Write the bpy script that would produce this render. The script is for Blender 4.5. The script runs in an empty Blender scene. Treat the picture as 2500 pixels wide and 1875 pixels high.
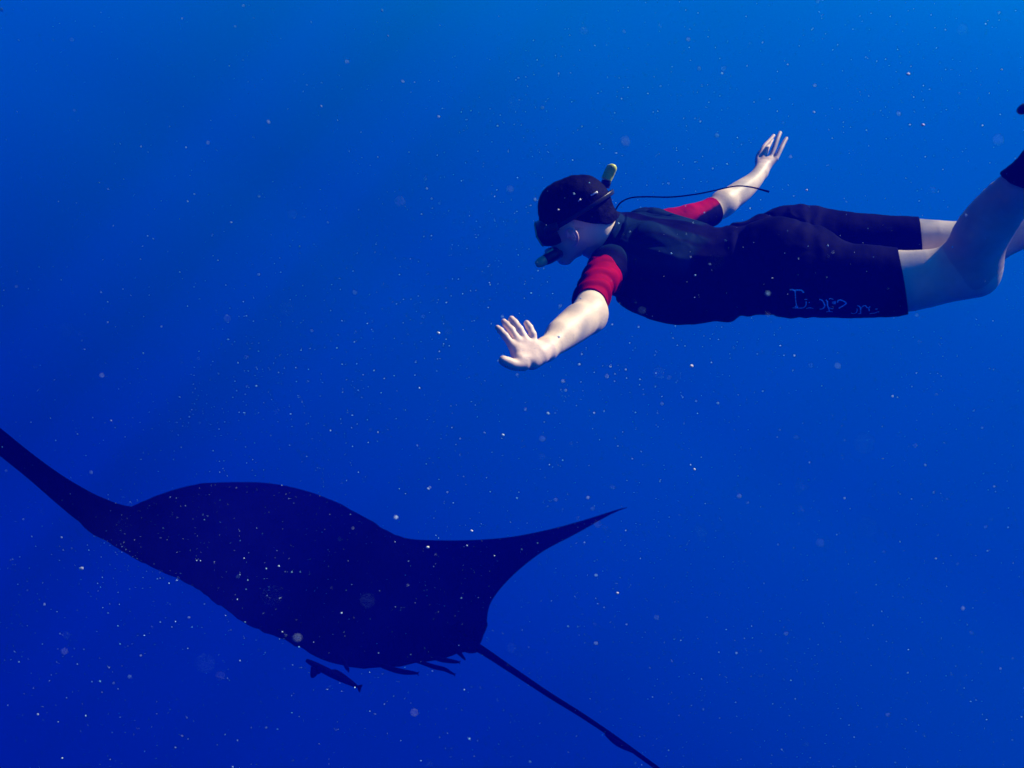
import bpy, bmesh, math, random
import numpy as np
from mathutils import Vector, Matrix, noise
from mathutils.bvhtree import BVHTree

random.seed(7); np.random.seed(7)
R = math.radians
scene = bpy.context.scene
col = scene.collection

# ------------------------------------------------------------------ camera
PITCH = R(24); FPX = 2165.0
CAM = Vector((0, 0, -1.0))
cam_data = bpy.data.cameras.new('camera'); cam = bpy.data.objects.new('camera', cam_data)
col.objects.link(cam); scene.camera = cam
cam.location = CAM; cam.rotation_euler = (R(90) - PITCH, 0, 0)
cam_data.sensor_width = 36; cam_data.lens = 36 * FPX / 2500
cam_data.clip_start = 0.02; cam_data.clip_end = 500
cam_data.dof.use_dof = True; cam_data.dof.focus_distance = 2.5; cam_data.dof.aperture_fstop = 5.0

# ------------------------------------------------------------------ light of the water
TO_SUN = Vector((0.66, 0.36, 0.64)).normalized()
world = bpy.data.worlds.new('World'); scene.world = world; world.use_nodes = True
nt = world.node_tree; nt.nodes.clear()
out = nt.nodes.new('ShaderNodeOutputWorld'); bg = nt.nodes.new('ShaderNodeBackground')
tc = nt.nodes.new('ShaderNodeTexCoord')
dot = nt.nodes.new('ShaderNodeVectorMath'); dot.operation = 'DOT_PRODUCT'
dot.inputs[1].default_value = (0.50, 0.30, 0.81)
mr = nt.nodes.new('ShaderNodeMapRange'); mr.inputs['From Min'].default_value = -1; mr.inputs['From Max'].default_value = 1
ramp = nt.nodes.new('ShaderNodeValToRGB')
ramp.color_ramp.interpolation = 'CARDINAL'
RAMP = [(-1, (0, .0012, .08)), (-.53, (0, .0100, .140)), (-.30, (0, .0200, .190)), (-.06, (0, .041, .265)),
        (.05, (0, .044, .280)), (.26, (0, .066, .335)), (.51, (0, .098, .385)), (1, (.01, .26, .64))]
el = ramp.color_ramp.elements
while len(el) < len(RAMP): el.new(0.5)
for e, (t, c) in zip(el, RAMP):
    pass
for i, (t, c) in enumerate(RAMP):
    el[i].position = (t + 1) / 2
    el[i].color = (*c, 1)
sky = nt.nodes.new('ShaderNodeTexSky'); sky.sky_type = 'NISHITA'; sky.sun_disc = False
sky.sun_elevation = math.asin(TO_SUN.z); sky.sun_rotation = math.atan2(TO_SUN.x, TO_SUN.y)
filt = nt.nodes.new('ShaderNodeMix'); filt.data_type = 'RGBA'; filt.blend_type = 'MULTIPLY'
filt.inputs['Factor'].default_value = 1; filt.inputs['B'].default_value = (0.0, 0.012, 0.05, 1)   # sky light filtered by the water
add = nt.nodes.new('ShaderNodeMix'); add.data_type = 'RGBA'; add.blend_type = 'ADD'; add.inputs['Factor'].default_value = 1
L = nt.links
L.new(tc.outputs['Generated'], dot.inputs[0]); L.new(dot.outputs['Value'], mr.inputs['Value'])
L.new(mr.outputs['Result'], ramp.inputs['Fac'])
L.new(sky.outputs['Color'], filt.inputs['A'])
L.new(filt.outputs['Result'], add.inputs['A']); L.new(ramp.outputs['Color'], add.inputs['B'])
L.new(add.outputs['Result'], bg.inputs['Color']); L.new(bg.outputs['Background'], out.inputs['Surface'])
bg.inputs['Strength'].default_value = 1.0

sun_d = bpy.data.lights.new('sun', 'SUN'); sun = bpy.data.objects.new('sun', sun_d); col.objects.link(sun)
sun_d.energy = 5.0; sun_d.angle = R(0.5); sun_d.color = (1.0, 0.84, 0.74)
sun.rotation_euler = TO_SUN.to_track_quat('Z', 'Y').to_euler(); sun.location = (3, 0, 6)

vs = scene.view_settings
vs.view_transform = 'Standard'; vs.look = 'None'; vs.gamma = 1; vs.use_curve_mapping = False
vs.exposure = 0.65

# ------------------------------------------------------------------ helpers
RIGHT = Vector((1, 0, 0)); FWD = Vector((0, math.cos(PITCH), -math.sin(PITCH))); UPC = Vector((0, math.sin(PITCH), math.cos(PITCH)))
def W(px, py, D):
    return CAM + RIGHT * ((px - 1250) / FPX * D) + UPC * (-(py - 937.5) / FPX * D) + FWD * D
def C3(x, y, z):                      # a direction given as right / up / towards the viewer
    return (RIGHT * x + UPC * y - FWD * z).normalized()

def tag(o, label=None, cat=None, group=None, kind=None):
    if label: o['label'] = label
    if cat: o['category'] = cat
    if group: o['group'] = group
    if kind: o['kind'] = kind
    return o

def link(name, me, mat=None, parent=None, smooth=True):
    if mat is not None: me.materials.append(mat)
    if smooth:
        me.polygons.foreach_set('use_smooth', [True] * len(me.polygons))
    o = bpy.data.objects.new(name, me); col.objects.link(o)
    if parent is not None:
        o.parent = parent; o.matrix_parent_inverse = parent.matrix_world.inverted()
        o.matrix_parent_inverse = Matrix.Translation(-parent.location)
    return o

def bm_link(name, bm, mat=None, parent=None, smooth=True):
    me = bpy.data.meshes.new(name); bm.to_mesh(me); bm.free()
    return link(name, me, mat, parent, smooth)

def empty(name, loc):
    o = bpy.data.objects.new(name, None); o.location = loc; o.empty_display_size = .1; col.objects.link(o); return o

def principled(name, base, rough=.5, spec=.5, bump=None, bump_scale=60, vary=0, vary_scale=8, coord='Object', sheen=0, attr=None, trans=0, ior=1.45, coat=0):
    m = bpy.data.materials.new(name); m.use_nodes = True
    t = m.node_tree; b = t.nodes['Principled BSDF']
    b.inputs['Roughness'].default_value = rough; b.inputs['Specular IOR Level'].default_value = spec
    b.inputs['IOR'].default_value = ior
    b.inputs['Base Color'].default_value = (*base, 1); b.inputs['Sheen Weight'].default_value = sheen
    b.inputs['Transmission Weight'].default_value = trans; b.inputs['Coat Weight'].default_value = coat
    tc = t.nodes.new('ShaderNodeTexCoord')
    src = None
    if attr:
        a = t.nodes.new('ShaderNodeAttribute'); a.attribute_name = attr; src = a.outputs['Color']
        t.links.new(src, b.inputs['Base Color'])
    if vary:
        n = t.nodes.new('ShaderNodeTexNoise'); n.inputs['Scale'].default_value = vary_scale; n.inputs['Detail'].default_value = 6
        t.links.new(tc.outputs[coord], n.inputs['Vector'])
        mr = t.nodes.new('ShaderNodeMapRange'); mr.inputs['From Min'].default_value = .3; mr.inputs['From Max'].default_value = .7
        mr.inputs['To Min'].default_value = 1 - vary; mr.inputs['To Max'].default_value = 1 + vary
        t.links.new(n.outputs['Fac'], mr.inputs['Value'])
        mx = t.nodes.new('ShaderNodeVectorMath'); mx.operation = 'SCALE'
        if src: t.links.new(src, mx.inputs[0])
        else: mx.inputs[0].default_value = base
        t.links.new(mr.outputs['Result'], mx.inputs['Scale'])
        t.links.new(mx.outputs['Vector'], b.inputs['Base Color'])
    if bump:
        n = t.nodes.new('ShaderNodeTexNoise'); n.inputs['Scale'].default_value = bump_scale; n.inputs['Detail'].default_value = 5
        t.links.new(tc.outputs[coord], n.inputs['Vector'])
        bp = t.nodes.new('ShaderNodeBump'); bp.inputs['Strength'].default_value = bump; bp.inputs['Distance'].default_value = .004
        t.links.new(n.outputs['Fac'], bp.inputs['Height']); t.links.new(bp.outputs['Normal'], b.inputs['Normal'])
    return m

M = {}
M['skin'] = principled('skin', (.80, .62, .54), .5, .35, bump=.12, bump_scale=160, vary=.13, vary_scale=14, attr='tone')
M['suit'] = principled('neoprene', (.006, .007, .022), .75, .02, bump=.18, bump_scale=420, vary=.25, vary_scale=9, attr='tone')
M['hair'] = principled('dark_wet_hair', (.0012, .0018, .012), .7, .03, bump=.35, bump_scale=180, vary=.3, vary_scale=40)
M['rubber'] = principled('black_rubber', (.006, .007, .016), .35, .4, bump=.15, bump_scale=200)
M['yellow'] = principled('yellow_snorkel_tip', (.74, .80, .10), .4, .5, bump=.15, vary=.12, vary_scale=60)
M['green'] = principled('green_silicone', (.09, .50, .20), .4, .5, bump=.15)
M['glass'] = principled('mask_glass', (.03, .06, .10), .03, .6)
M['clip'] = principled('pale_glint', (.85, .85, .85), .25, .5)  # near-white colour stands in for the glints at the mask strap
M['cord'] = principled('black_cord', (.0008, .0015, .02), .9, .0)
M['print'] = principled('worn_grey_print', (.45, .80, .88), .6, .3, vary=.5, vary_scale=160)
M['eye'] = principled('eye_white', (.7, .68, .66), .2, .5)
M['manta'] = principled('manta_skin', (.0007, .0009, .018), .9, .0, bump=.3, bump_scale=60, vary=.3, vary_scale=3)
M['fish'] = principled('remora_skin', (.0009, .0012, .020), .9, .01, bump=.3, bump_scale=120, vary=.3, vary_scale=30)
M['snow'] = principled('marine_snow', (.55, .90, .92), .8, .2)
_t = M['snow'].node_tree; _g = _t.nodes.new('ShaderNodeNewGeometry'); _r = _t.nodes.new('ShaderNodeValToRGB')
_r.color_ramp.elements[0].color = (.15, .50, .70, 1); _r.color_ramp.elements[1].color = (.75, .95, .95, 1); _r.color_ramp.elements[1].position = .88
_t.links.new(_g.outputs['Random Per Island'], _r.inputs['Fac']); _t.links.new(_r.outputs['Color'], _t.nodes['Principled BSDF'].inputs['Base Color'])
M['snow_bright'] = principled('pale_flake', (.85, .80, .76), .6, .4)

# ------------------------------------------------------------------ the unseen sea surface above, patterned to dapple the sun, and the water body
SEA_SHIFT = (0.8, 0, 0)  # slides the dim bands so that the sun reaches the swimmer
def sea_material():
    m = bpy.data.materials.new('rippled_gobo'); m.use_nodes = True
    t = m.node_tree; t.nodes.clear()
    o = t.nodes.new('ShaderNodeOutputMaterial'); tr = t.nodes.new('ShaderNodeBsdfTransparent')
    tc = t.nodes.new('ShaderNodeTexCoord')
    nz = t.nodes.new('ShaderNodeTexNoise'); nz.inputs['Scale'].default_value = 3.0; nz.inputs['Detail'].default_value = 2
    mixv = t.nodes.new('ShaderNodeMix'); mixv.data_type = 'VECTOR'; mixv.inputs['Factor'].default_value = .16
    vo = t.nodes.new('ShaderNodeTexVoronoi'); vo.feature = 'SMOOTH_F1'; vo.inputs['Scale'].default_value = 11.0; vo.inputs['Smoothness'].default_value = .35  # cells in the sheet's transparency, shaped to dapple the sunlight
    mr = t.nodes.new('ShaderNodeMapRange'); mr.interpolation_type = 'SMOOTHSTEP'
    mr.inputs['From Min'].default_value = .12; mr.inputs['From Max'].default_value = .50
    mr.inputs['To Min'].default_value = .50; mr.inputs['To Max'].default_value = 1.0
    t.links.new(tc.outputs['Object'], nz.inputs['Vector'])
    t.links.new(tc.outputs['Object'], mixv.inputs['A']); t.links.new(nz.outputs['Color'], mixv.inputs['B'])
    t.links.new(mixv.outputs['Result'], vo.inputs['Vector']); t.links.new(vo.outputs['Distance'], mr.inputs['Value'])
    n2 = t.nodes.new('ShaderNodeTexNoise'); n2.inputs['Scale'].default_value = .55; n2.inputs['Detail'].default_value = 2.0  # long dim bands put into the sheet to make light shafts
    mp = t.nodes.new('ShaderNodeMapping'); mp.inputs['Location'].default_value = SEA_SHIFT; mp.inputs['Scale'].default_value = (1.0, .12, 1)
    t.links.new(tc.outputs['Object'], mp.inputs['Vector']); t.links.new(mp.outputs['Vector'], n2.inputs['Vector'])
    m2 = t.nodes.new('ShaderNodeMapRange'); m2.interpolation_type = 'SMOOTHSTEP'
    m2.inputs['From Min'].default_value = .40; m2.inputs['From Max'].default_value = .56
    m2.inputs['To Min'].default_value = .05; m2.inputs['To Max'].default_value = 1.0
    t.links.new(n2.outputs['Fac'], m2.inputs['Value'])
    mul = t.nodes.new('ShaderNodeMath'); mul.operation = 'MULTIPLY'
    t.links.new(mr.outputs['Result'], mul.inputs[0]); t.links.new(m2.outputs['Result'], mul.inputs[1])
    cb = t.nodes.new('ShaderNodeCombineColor')
    for k in ('Red', 'Green', 'Blue'): t.links.new(mul.outputs[0], cb.inputs[k])
    t.links.new(cb.outputs['Color'], tr.inputs['Color']); t.links.new(tr.outputs['BSDF'], o.inputs['Surface'])
    return m
bm = bmesh.new(); bmesh.ops.create_grid(bm, x_segments=120, y_segments=120, size=30)
for v in bm.verts:
    v.co.z = .05 * noise.noise(v.co * .5)
tag(bm_link('sea_surface_gobo', bm, sea_material()), kind='structure')

HAZE_DENS = 0.14
def haze_material():
    m = bpy.data.materials.new('blue_water'); m.use_nodes = True
    t = m.node_tree; t.nodes.clear()
    o = t.nodes.new('ShaderNodeOutputMaterial'); v = t.nodes.new('ShaderNodeVolumePrincipled')
    v.inputs['Color'].default_value = (.0, .005, .56, 1); v.inputs['Absorption Color'].default_value = (.45, .62, .97, 1); v.inputs['Density'].default_value = HAZE_DENS
    v.inputs['Anisotropy'].default_value = .0
    t.links.new(v.outputs['Volume'], o.inputs['Volume'])
    return m
bm = bmesh.new(); bmesh.ops.create_cube(bm, size=1)
x0, x1, y0, y1, z0, z1 = -9, 9, -2, 11, -9.5, -.12
for v in bm.verts:
    v.co = Vector((x0 if v.co.x < 0 else x1, y0 if v.co.y < 0 else y1, z0 if v.co.z < 0 else z1))
tag(bm_link('haze', bm, haze_material(), smooth=False), 'clear deep blue sea water filling the scene', None, kind='stuff')

# ------------------------------------------------------------------ smooth body builder
def catmull(pts, n):
    out = []
    m = len(pts)
    for i in range(m - 1):
        p0 = pts[max(i - 1, 0)]; p1 = pts[i]; p2 = pts[i + 1]; p3 = pts[min(i + 2, m - 1)]
        for k in range(n):
            t = k / n
            out.append(tuple(.5 * ((2 * b) + (-a + c) * t + (2 * a - 5 * b + 4 * c - d) * t * t + (-a + 3 * b - 3 * c + d) * t ** 3) for a, b, c, d in zip(p0, p1, p2, p3)))
    out.append(tuple(pts[-1])); return out
def npv(v): return np.array((v.x, v.y, v.z))
class Prim:
    __slots__ = ('a', 'b', 'ra', 'rb', 'U', 'V', 'su', 'sv', 'g', 'k', 'c')
PR = []; CID = [0]
def cap(g, a, b, ra, rb, k=.02, U=None, su=1, V=None, sv=1):
    p = Prim(); p.a = npv(a); p.b = npv(b); p.ra = ra; p.rb = rb; p.g = g; p.k = k; CID[0] += 1; p.c = CID[0]
    p.U = npv(U) if U is not None else None; p.V = npv(V) if V is not None else None; p.su = su; p.sv = sv
    PR.append(p); return p
def chain(g, pts, k=.02, **kw):      # pts: (Vector, radius)
    cr = catmull([tuple(p) + (r,) for p, r in pts], 4 if len(pts) > 2 else 1)
    ps = [cap(g, Vector(a[:3]), Vector(b[:3]), a[3], b[3], k, **kw) for a, b in zip(cr, cr[1:])]
    for p in ps: p.c = ps[0].c

def prim_d(p, P):
    ba = p.b - p.a; L2 = ba @ ba
    t = np.clip(((P - p.a) @ ba) / L2, 0, 1) if L2 > 1e-12 else np.zeros(len(P))
    q = P - (p.a + t[:, None] * ba)
    if p.U is not None: q = q + np.outer(q @ p.U, p.U) * (1 / p.su - 1)
    if p.V is not None: q = q + np.outer(q @ p.V, p.V) * (1 / p.sv - 1)
    return np.sqrt((q * q).sum(1)) - (p.ra + t * (p.rb - p.ra))

def field(P, prims, want_group=False):
    n = len(P); d = np.full(n, .3); best = np.full(n, 1e9); grp = np.zeros(n, int); i = 0
    while i < len(prims):
        j = i
        while j < len(prims) and prims[j].c == prims[i].c: j += 1
        dc = None
        for q in range(i, j):
            p = prims[q]
            m = max(p.ra * max(p.su, p.sv, 1), p.rb * max(p.su, p.sv, 1)) + .08
            idx = np.nonzero(((P > np.minimum(p.a, p.b) - m) & (P < np.maximum(p.a, p.b) + m)).all(1))[0]
            if not len(idx): continue
            if dc is None: dc = np.full(n, .3)
            di = prim_d(p, P[idx]); dc[idx] = np.minimum(dc[idx], di)
            if want_group:
                c = di < best[idx]; best[idx[c]] = di[c]; grp[idx[c]] = q
        if dc is not None:
            k = prims[i].k; ii = np.nonzero(dc < .3)[0]; d0 = d[ii]; d1 = dc[ii]
            h = np.maximum(k - np.abs(d0 - d1), 0) / k
            d[ii] = np.minimum(d0, d1) - h * h * k * .25
        i = j
    return (d, grp) if want_group else d
def grad(P, prims, d=None, eps=5e-4):
    if d is None: d = field(P, prims)
    return np.stack([(field(P + np.eye(3)[i] * eps, prims) - d) / eps for i in range(3)], 1)

def skin_mesh(prims, voxel, iters=4, extra=None):
    ic = bmesh.new(); bmesh.ops.create_icosphere(ic, subdivisions=2, radius=1); SPH = np.array([v.co[:] for v in ic.verts]); ic.free()
    VV, FF = [], []
    for p in prims:
        h = bmesh.new()
        for c, r in ((p.a, p.ra), (p.b, p.rb)):
            q = SPH * (r * 1.01)
            if p.U is not None: q = q + np.outer(q @ p.U, p.U) * (p.su - 1)
            if p.V is not None: q = q + np.outer(q @ p.V, p.V) * (p.sv - 1)
            for w in q + c: h.verts.new(w)
        bmesh.ops.convex_hull(h, input=h.verts[:], use_existing_faces=False)
        h.verts.index_update(); b0 = len(VV)
        VV += [v.co[:] for v in h.verts]; FF += [[v.index + b0 for v in f.verts] for f in h.faces]
        h.free()
    me = bpy.data.meshes.new('tmp'); me.from_pydata(VV, [], FF)
    ob = bpy.data.objects.new('tmp', me); col.objects.link(ob)
    md = ob.modifiers.new('r', 'REMESH'); md.mode = 'VOXEL'; md.voxel_size = voxel; md.adaptivity = 0
    dg = bpy.context.evaluated_depsgraph_get()
    m2 = bpy.data.meshes.new_from_object(ob.evaluated_get(dg))
    bpy.data.objects.remove(ob); bpy.data.meshes.remove(me)
    n = len(m2.vertices); P = np.empty(n * 3); m2.vertices.foreach_get('co', P); P = P.reshape(-1, 3)
    E = np.empty(len(m2.edges) * 2, int); m2.edges.foreach_get('vertices', E); E = E.reshape(-1, 2)
    deg = np.bincount(E.ravel(), minlength=n)[:, None]
    eps = 5e-4
    for it in range(iters):
        d = field(P, prims)
        g = grad(P, prims, d)
        gl = np.maximum((g * g).sum(1), .15)
        step = np.clip(d / gl, -.006, .006)
        P = P - g * step[:, None]
        if it < iters - 1:            # even out the sheet between steps
            S = np.zeros_like(P)
            for c in range(3):
                S[:, c] = np.bincount(E[:, 0], P[E[:, 1], c], n) + np.bincount(E[:, 1], P[E[:, 0], c], n)
            P = P * .5 + (S / deg) * .5
    if extra is not None: P = extra(P)
    m2.vertices.foreach_set('co', P.ravel()); m2.update()
    return m2

# ------------------------------------------------------------------ the swimmer: skeleton
nS, nE, nW = W(1482, 645, 2.46), W(1437, 768, 2.24), W(1326, 858, 2.03)
fS, fE, fW = W(1588, 556, 2.76), W(1765, 497, 2.93), W(1856, 423, 3.10)
nH, fH = W(1945, 672, 2.40), W(1955, 592, 2.58)
LR = (fS - nS).normalized()
SP = ((nS + fS) / 2 - (nH + fH) / 2).normalized()
NB = LR.cross(SP).normalized()
if NB.z < 0: NB = -NB
LRo = SP.cross(NB).normalized()
def off(v, a=0, b=0, c=0): return v + LRo * a + NB * b + SP * c   # a: sideways (far +), b: towards the back, c: towards the head
if (fS - nS).dot(LRo) < 0: LRo = -LRo

mS = (nS + fS) / 2; mH = (nH + fH) / 2
# torso
chest = W(1600, 632, 2.58); belly = W(1760, 655, 2.52); pelv = W(1900, 640, 2.48)
cap('torso', W(1548, 612, 2.61), W(1660, 645, 2.56), .098, .104, .03, U=LRo, su=1.62)
cap('torso', W(1660, 645, 2.56), W(1800, 655, 2.50), .104, .092, .05, U=LRo, su=1.42)
cap('torso', W(1800, 655, 2.50), W(1900, 640, 2.49), .092, .096, .05, U=LRo, su=1.60)
# shoulder blades, lats
cap('torso', W(1585, 600, 2.50), W(1680, 645, 2.46), .045, .04, .06)
cap('torso', W(1600, 560, 2.70), W(1700, 590, 2.64), .045, .04, .06)
cap('torso', W(1500, 658, 2.51), W(1600, 690, 2.48), .050, .06, .06)
cap('torso', W(1570, 560, 2.75), W(1660, 610, 2.70), .05, .05, .06)
chain('torso', [(W(1575, 700, 2.53), .070), (W(1660, 716, 2.51), .080), (W(1760, 702, 2.47), .078)], .06)
cap('torso', W(1790, 690, 2.46), W(1900, 684, 2.42), .074, .076, .06)
# buttocks
cap('torso', W(1895, 612, 2.42), W(1965, 628, 2.40), .088, .085, .05)
cap('torso', W(1905, 586, 2.60), W(1965, 592, 2.58), .083, .08, .06)
cap('torso', W(1812, 590, 2.56), W(1862, 582, 2.56), .042, .052, .05)
# near thigh and shank
chain('nthigh', [(W(1950, 680, 2.40), .098), (W(2100, 687, 2.34), .090), (W(2220, 686, 2.30), .079), (W(2372, 660, 2.24), .064)], .05)
chain('ncalf', [(W(2368, 655, 2.23), .060), (W(2392, 580, 2.19), .066), (W(2445, 505, 2.14), .058), (W(2500, 445, 2.08), .044), (W(2560, 385, 2.03), .033)], .04)
cap('ncalf', W(2388, 676, 2.22), W(2398, 688, 2.225), .026, .021, .03)
# near foot
chain('ncalf', [(W(2560, 385, 2.03), .035), (W(2602, 350, 2.0), .037), (W(2680, 260, 1.95), .027)], .03)
# far thigh and shank
chain('fthigh', [(W(1960, 592, 2.57), .096), (W(2100, 598, 2.52), .084), (W(2240, 600, 2.47), .074), (W(2390, 600, 2.42), .060)], .05)
chain('fcalf', [(W(2390, 598, 2.42), .058), (W(2480, 560, 2.42), .058), (W(2600, 505, 2.43), .046), (W(2740, 440, 2.45), .034), (W(2790, 410, 2.46), .036), (W(2880, 350, 2.5), .028)], .04)
# near arm
chain('narm', [(W(1488, 652, 2.475), .050), (W(1462, 688, 2.38), .0405), (W(1444, 730, 2.30), .0375), (W(1439, 765, 2.25), .040)], .04)
chain('nfore', [(W(1440, 765, 2.25), .043), (W(1412, 790, 2.19), .042), (W(1370, 824, 2.11), .034), (W(1332, 853, 2.04), .0255)], .025)
cap('nfore', W(1408, 780, 2.19), W(1366, 812, 2.11), .030, .025, .03)
cap('nfore', W(1450, 785, 2.25), W(1446, 792, 2.235), .022, .02, .02)
# far arm
chain('farm', [(W(1592, 560, 2.76), .050), (W(1665, 542, 2.83), .043), (W(1735, 519, 2.90), .039), (W(1768, 495, 2.93), .038)], .035)
chain('ffore', [(W(1765, 497, 2.93), .040), (W(1805, 470, 2.99), .0385), (W(1838, 443, 3.05), .030), (W(1857, 420, 3.10), .0235)], .025)
# neck
cap('neck', W(1500, 590, 2.61), W(1450, 560, 2.55), .066, .060, .05)
# head
HC = W(1406, 514, 2.52)
hf = C3(-.93, -.22, -.20)
hu0 = C3(.05, .95, .28); hu = (hu0 - hf * hu0.dot(hf)).normalized(); hs = hu.cross(hf)
if hs.dot(-FWD) < 0: hs = -hs
def H(f, u, s=0): return HC + hf * f + hu * u + hs * s
cap('head', H(-.014, .004), H(.022, .006), .074, .070, .03, U=hs, su=.98)
cap('head', H(.035, -.045), H(.048, -.06), .052, .046, .03)
for s in (-1, 1):
    cap('head', H(-.005, -.07, s * .040), H(.062, -.118, s * .014), .022, .018, .02)
    cap('head', H(.058, -.045, s * .038), H(.03, -.04, s * .055), .016, .014, .02)      # cheek bones
    cap('head', H(.078, -.005, s * .018), H(.066, -.003, s * .045), .010, .008, .015)   # brow
cap('head', H(.062, -.122, 0), H(.070, -.122, 0), .019, .017, .015)                       # chin
cap('head', H(.04, -.09, 0), H(.066, -.092, 0), .036, .024, .02)                          # mouth area
cap('head', H(.086, -.084, -.017), H(.086, -.084, .017), .0065, .0065, .006)            # upper lip
cap('head', H(.085, -.097, -.015), H(.085, -.097, .015), .0070, .0070, .006)            # lower lip
cap('head', H(.084, -.022), H(.103, -.062), .008, .012, .010)                             # nose
for s in (-1, 1): cap('head', H(.092, -.066, s * .010), H(.094, -.066, s * .010), .007, .007, .006)
cap('neck', H(-.035, -.060), W(1462, 575, 2.56), .060, .062, .04)
# ears
for s in (-1, 1):
    pts = [(.010, -.030, .0735), (.010, -.012, .077), (.004, -.001, .082), (-.008, .003, .087), (-.020, -.003, .095), (-.028, -.018, .102),
           (-.028, -.036, .100), (-.020, -.052, .090), (-.010, -.060, .079), (.000, -.062, .075)]
    rr = [.003, .0035, .0038, .0040, .0042, .0042, .0040, .0042, .0052, .004]
    P_ = [(H(f * .78 + .026, u * .78 - .038, s * (w * 1.25 - .0185)), r * .9) for (f, u, w), r in zip(pts, rr)]
    chain('ear', P_, .003)
    cap('ear', H(.024, -.052, s * .070), H(.020, -.070, s * .068), .0065, .006, .008)
    cap('ear', H(.016, -.046, s * .084), H(.013, -.066, s * .081), .0034, .0032, .004)

# near hand (left hand, palm shown, fingers up and spread)
def WL(l): return [W(*p) for p in l]
def hand_n():
    g = 'nhand'
    mets = [((1302, 876, 2.000), (1250, 843, 1.988)), ((1308, 868, 2.003), (1265, 833, 1.998)), ((1314, 862, 2.006), (1284, 832, 2.005)), ((1324, 862, 2.012), (1304, 842, 2.010))]
    for i, (a, b) in enumerate(mets): cap(g, W(*a), W(*b), .0145, .0104, .012)
    cap(g, W(1330, 855, 2.035), W(1312, 866, 2.010), .0245, .019, .02)
    cap(g, W(1298, 880, 1.990), W(1270, 879, 1.975), .0185, .0165, .012)
    cap(g, W(1292, 866, 2.00), W(1264, 862, 1.990), .018, .0165, .012)
    cap(g, W(1318, 872, 2.005), W(1298, 884, 1.992), .0155, .0145, .012)
    F = [[(1250, 843, 1.988), (1233, 820, 1.991), (1222, 807, 2.000), (1215, 800, 2.007)],
         [(1265, 833, 1.997), (1248, 806, 2.007), (1237, 793, 2.018), (1230, 785, 2.027)],
         [(1284, 832, 2.005), (1268, 804, 2.012), (1256, 788, 2.020), (1249, 779, 2.027)],
         [(1304, 842, 2.010), (1300, 816, 2.014), (1292, 799, 2.020), (1286, 789, 2.024)]]
    rads = [(.0092, .0080, .0072, .0060), (.0094, .0086, .0080, .0068), (.0098, .0090, .0086, .0076), (.0092, .0084, .0080, .0070)]
    for pts, rs in zip(F, rads): chain(g, list(zip(WL(pts), rs)), .0035)
    for pts, rs in zip(F, rads):      # knuckle pads
        for q, rr_ in ((1, rs[1]), (2, rs[2])): cap(g, W(*pts[q]), W(pts[q][0] + .5, pts[q][1], pts[q][2] - .001), rr_ * 1.04, rr_ * 1.04, .003)
    chain(g, list(zip(WL([(1278, 889, 1.975), (1258, 891, 1.962), (1242, 886, 1.955), (1229, 880, 1.950)]), (.0155, .0130, .0128, .0108))), .005)
hand_n()
W0 = W
def hand_f():
    g = 'fhand'
    zf = lambda p: (p[0], p[1], p[2] + (423 - p[1]) * .0014)
    W = lambda *p: W0(*zf(p))
    WL = lambda l: [W(*p) for p in l]
    K = [(1852, 386, 3.12), (1867, 380, 3.10), (1882, 384, 3.085), (1894, 388, 3.08)]
    for i, k in enumerate(K):
        cap(g, W(1859 + i * 4 - 6, 412, 3.10), W(*k), .0130, .0086, .012)
    cap(g, W(1860, 416, 3.10), W(1874, 396, 3.095), .020, .016, .012)
    chain(g, [(W(1856, 423, 3.10), .0230), (W(1862, 408, 3.10), .019)], .015)
    F = [[K[0], (1864, 360, 3.10), (1878, 344, 3.10), (1889, 331, 3.10)],
         [K[1], (1874, 362, 3.11), (1880, 350, 3.125), (1885, 341, 3.14)],
         [K[2], (1893, 354, 3.06), (1900, 335, 3.05), (1905, 324, 3.05)],
         [K[3], (1906, 364, 3.06), (1914, 348, 3.055), (1920, 338, 3.055)]]
    rads = [(.0080, .0074, .0066, .0056), (.0082, .0074, .0068, .0058), (.0086, .0080, .0074, .0064), (.0084, .0078, .0072, .0062)]
    for pts, rs in zip(F, rads): chain(g, list(zip(WL(pts), rs)), .0025)
    chain(g, list(zip(WL([(1857, 410, 3.11), (1851, 397, 3.13), (1851, 384, 3.15), (1855, 373, 3.16)]), (.0135, .0115, .0100, .0082))), .005)
hand_f()

GROUPS = [p.g for p in PR]
body_me = skin_mesh(PR, .0031, 3)

def set_tone(me, cols):
    at = me.color_attributes.get('tone')
    if at: me.color_attributes.remove(at)
    at = me.color_attributes.new('tone', 'FLOAT_COLOR', 'POINT')
    c = np.ones((len(me.vertices), 4)); c[:, :3] = cols
    at.data.foreach_set('color', c.ravel())

P = np.empty(len(body_me.vertices) * 3); body_me.vertices.foreach_get('co', P); P = P.reshape(-1, 3)
_, gi = field(P, PR, True)
gname = np.array(GROUPS)[gi]
base = np.tile(np.array((.80, .62, .46)), (len(P), 1))
for g_ in ('nhand', 'fhand'):                                  # rosier fingers and palms
    base[gname == g_] = (.80, .59, .48)
base[gname == 'ear'] = (.80, .52, .46)
base[np.isin(gname, ('ncalf', 'fcalf'))] = (.60, .44, .36)
hair_n = np.array([noise.noise(Vector(p) * 38) + .5 * noise.noise(Vector(p) * 90) for p in P])   # body hair and freckles
base *= (1 - .12 * np.clip(hair_n, 0, 1) * np.isin(gname, ('nfore', 'ffore', 'nthigh', 'fthigh', 'ncalf', 'fcalf')))[:, None]
set_tone(body_me, base)
person = link('person', body_me, M['skin'])
tag(person, 'snorkeller in a black shorty wetsuit with red sleeves gliding left, arms spread above the manta', 'person')

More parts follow.
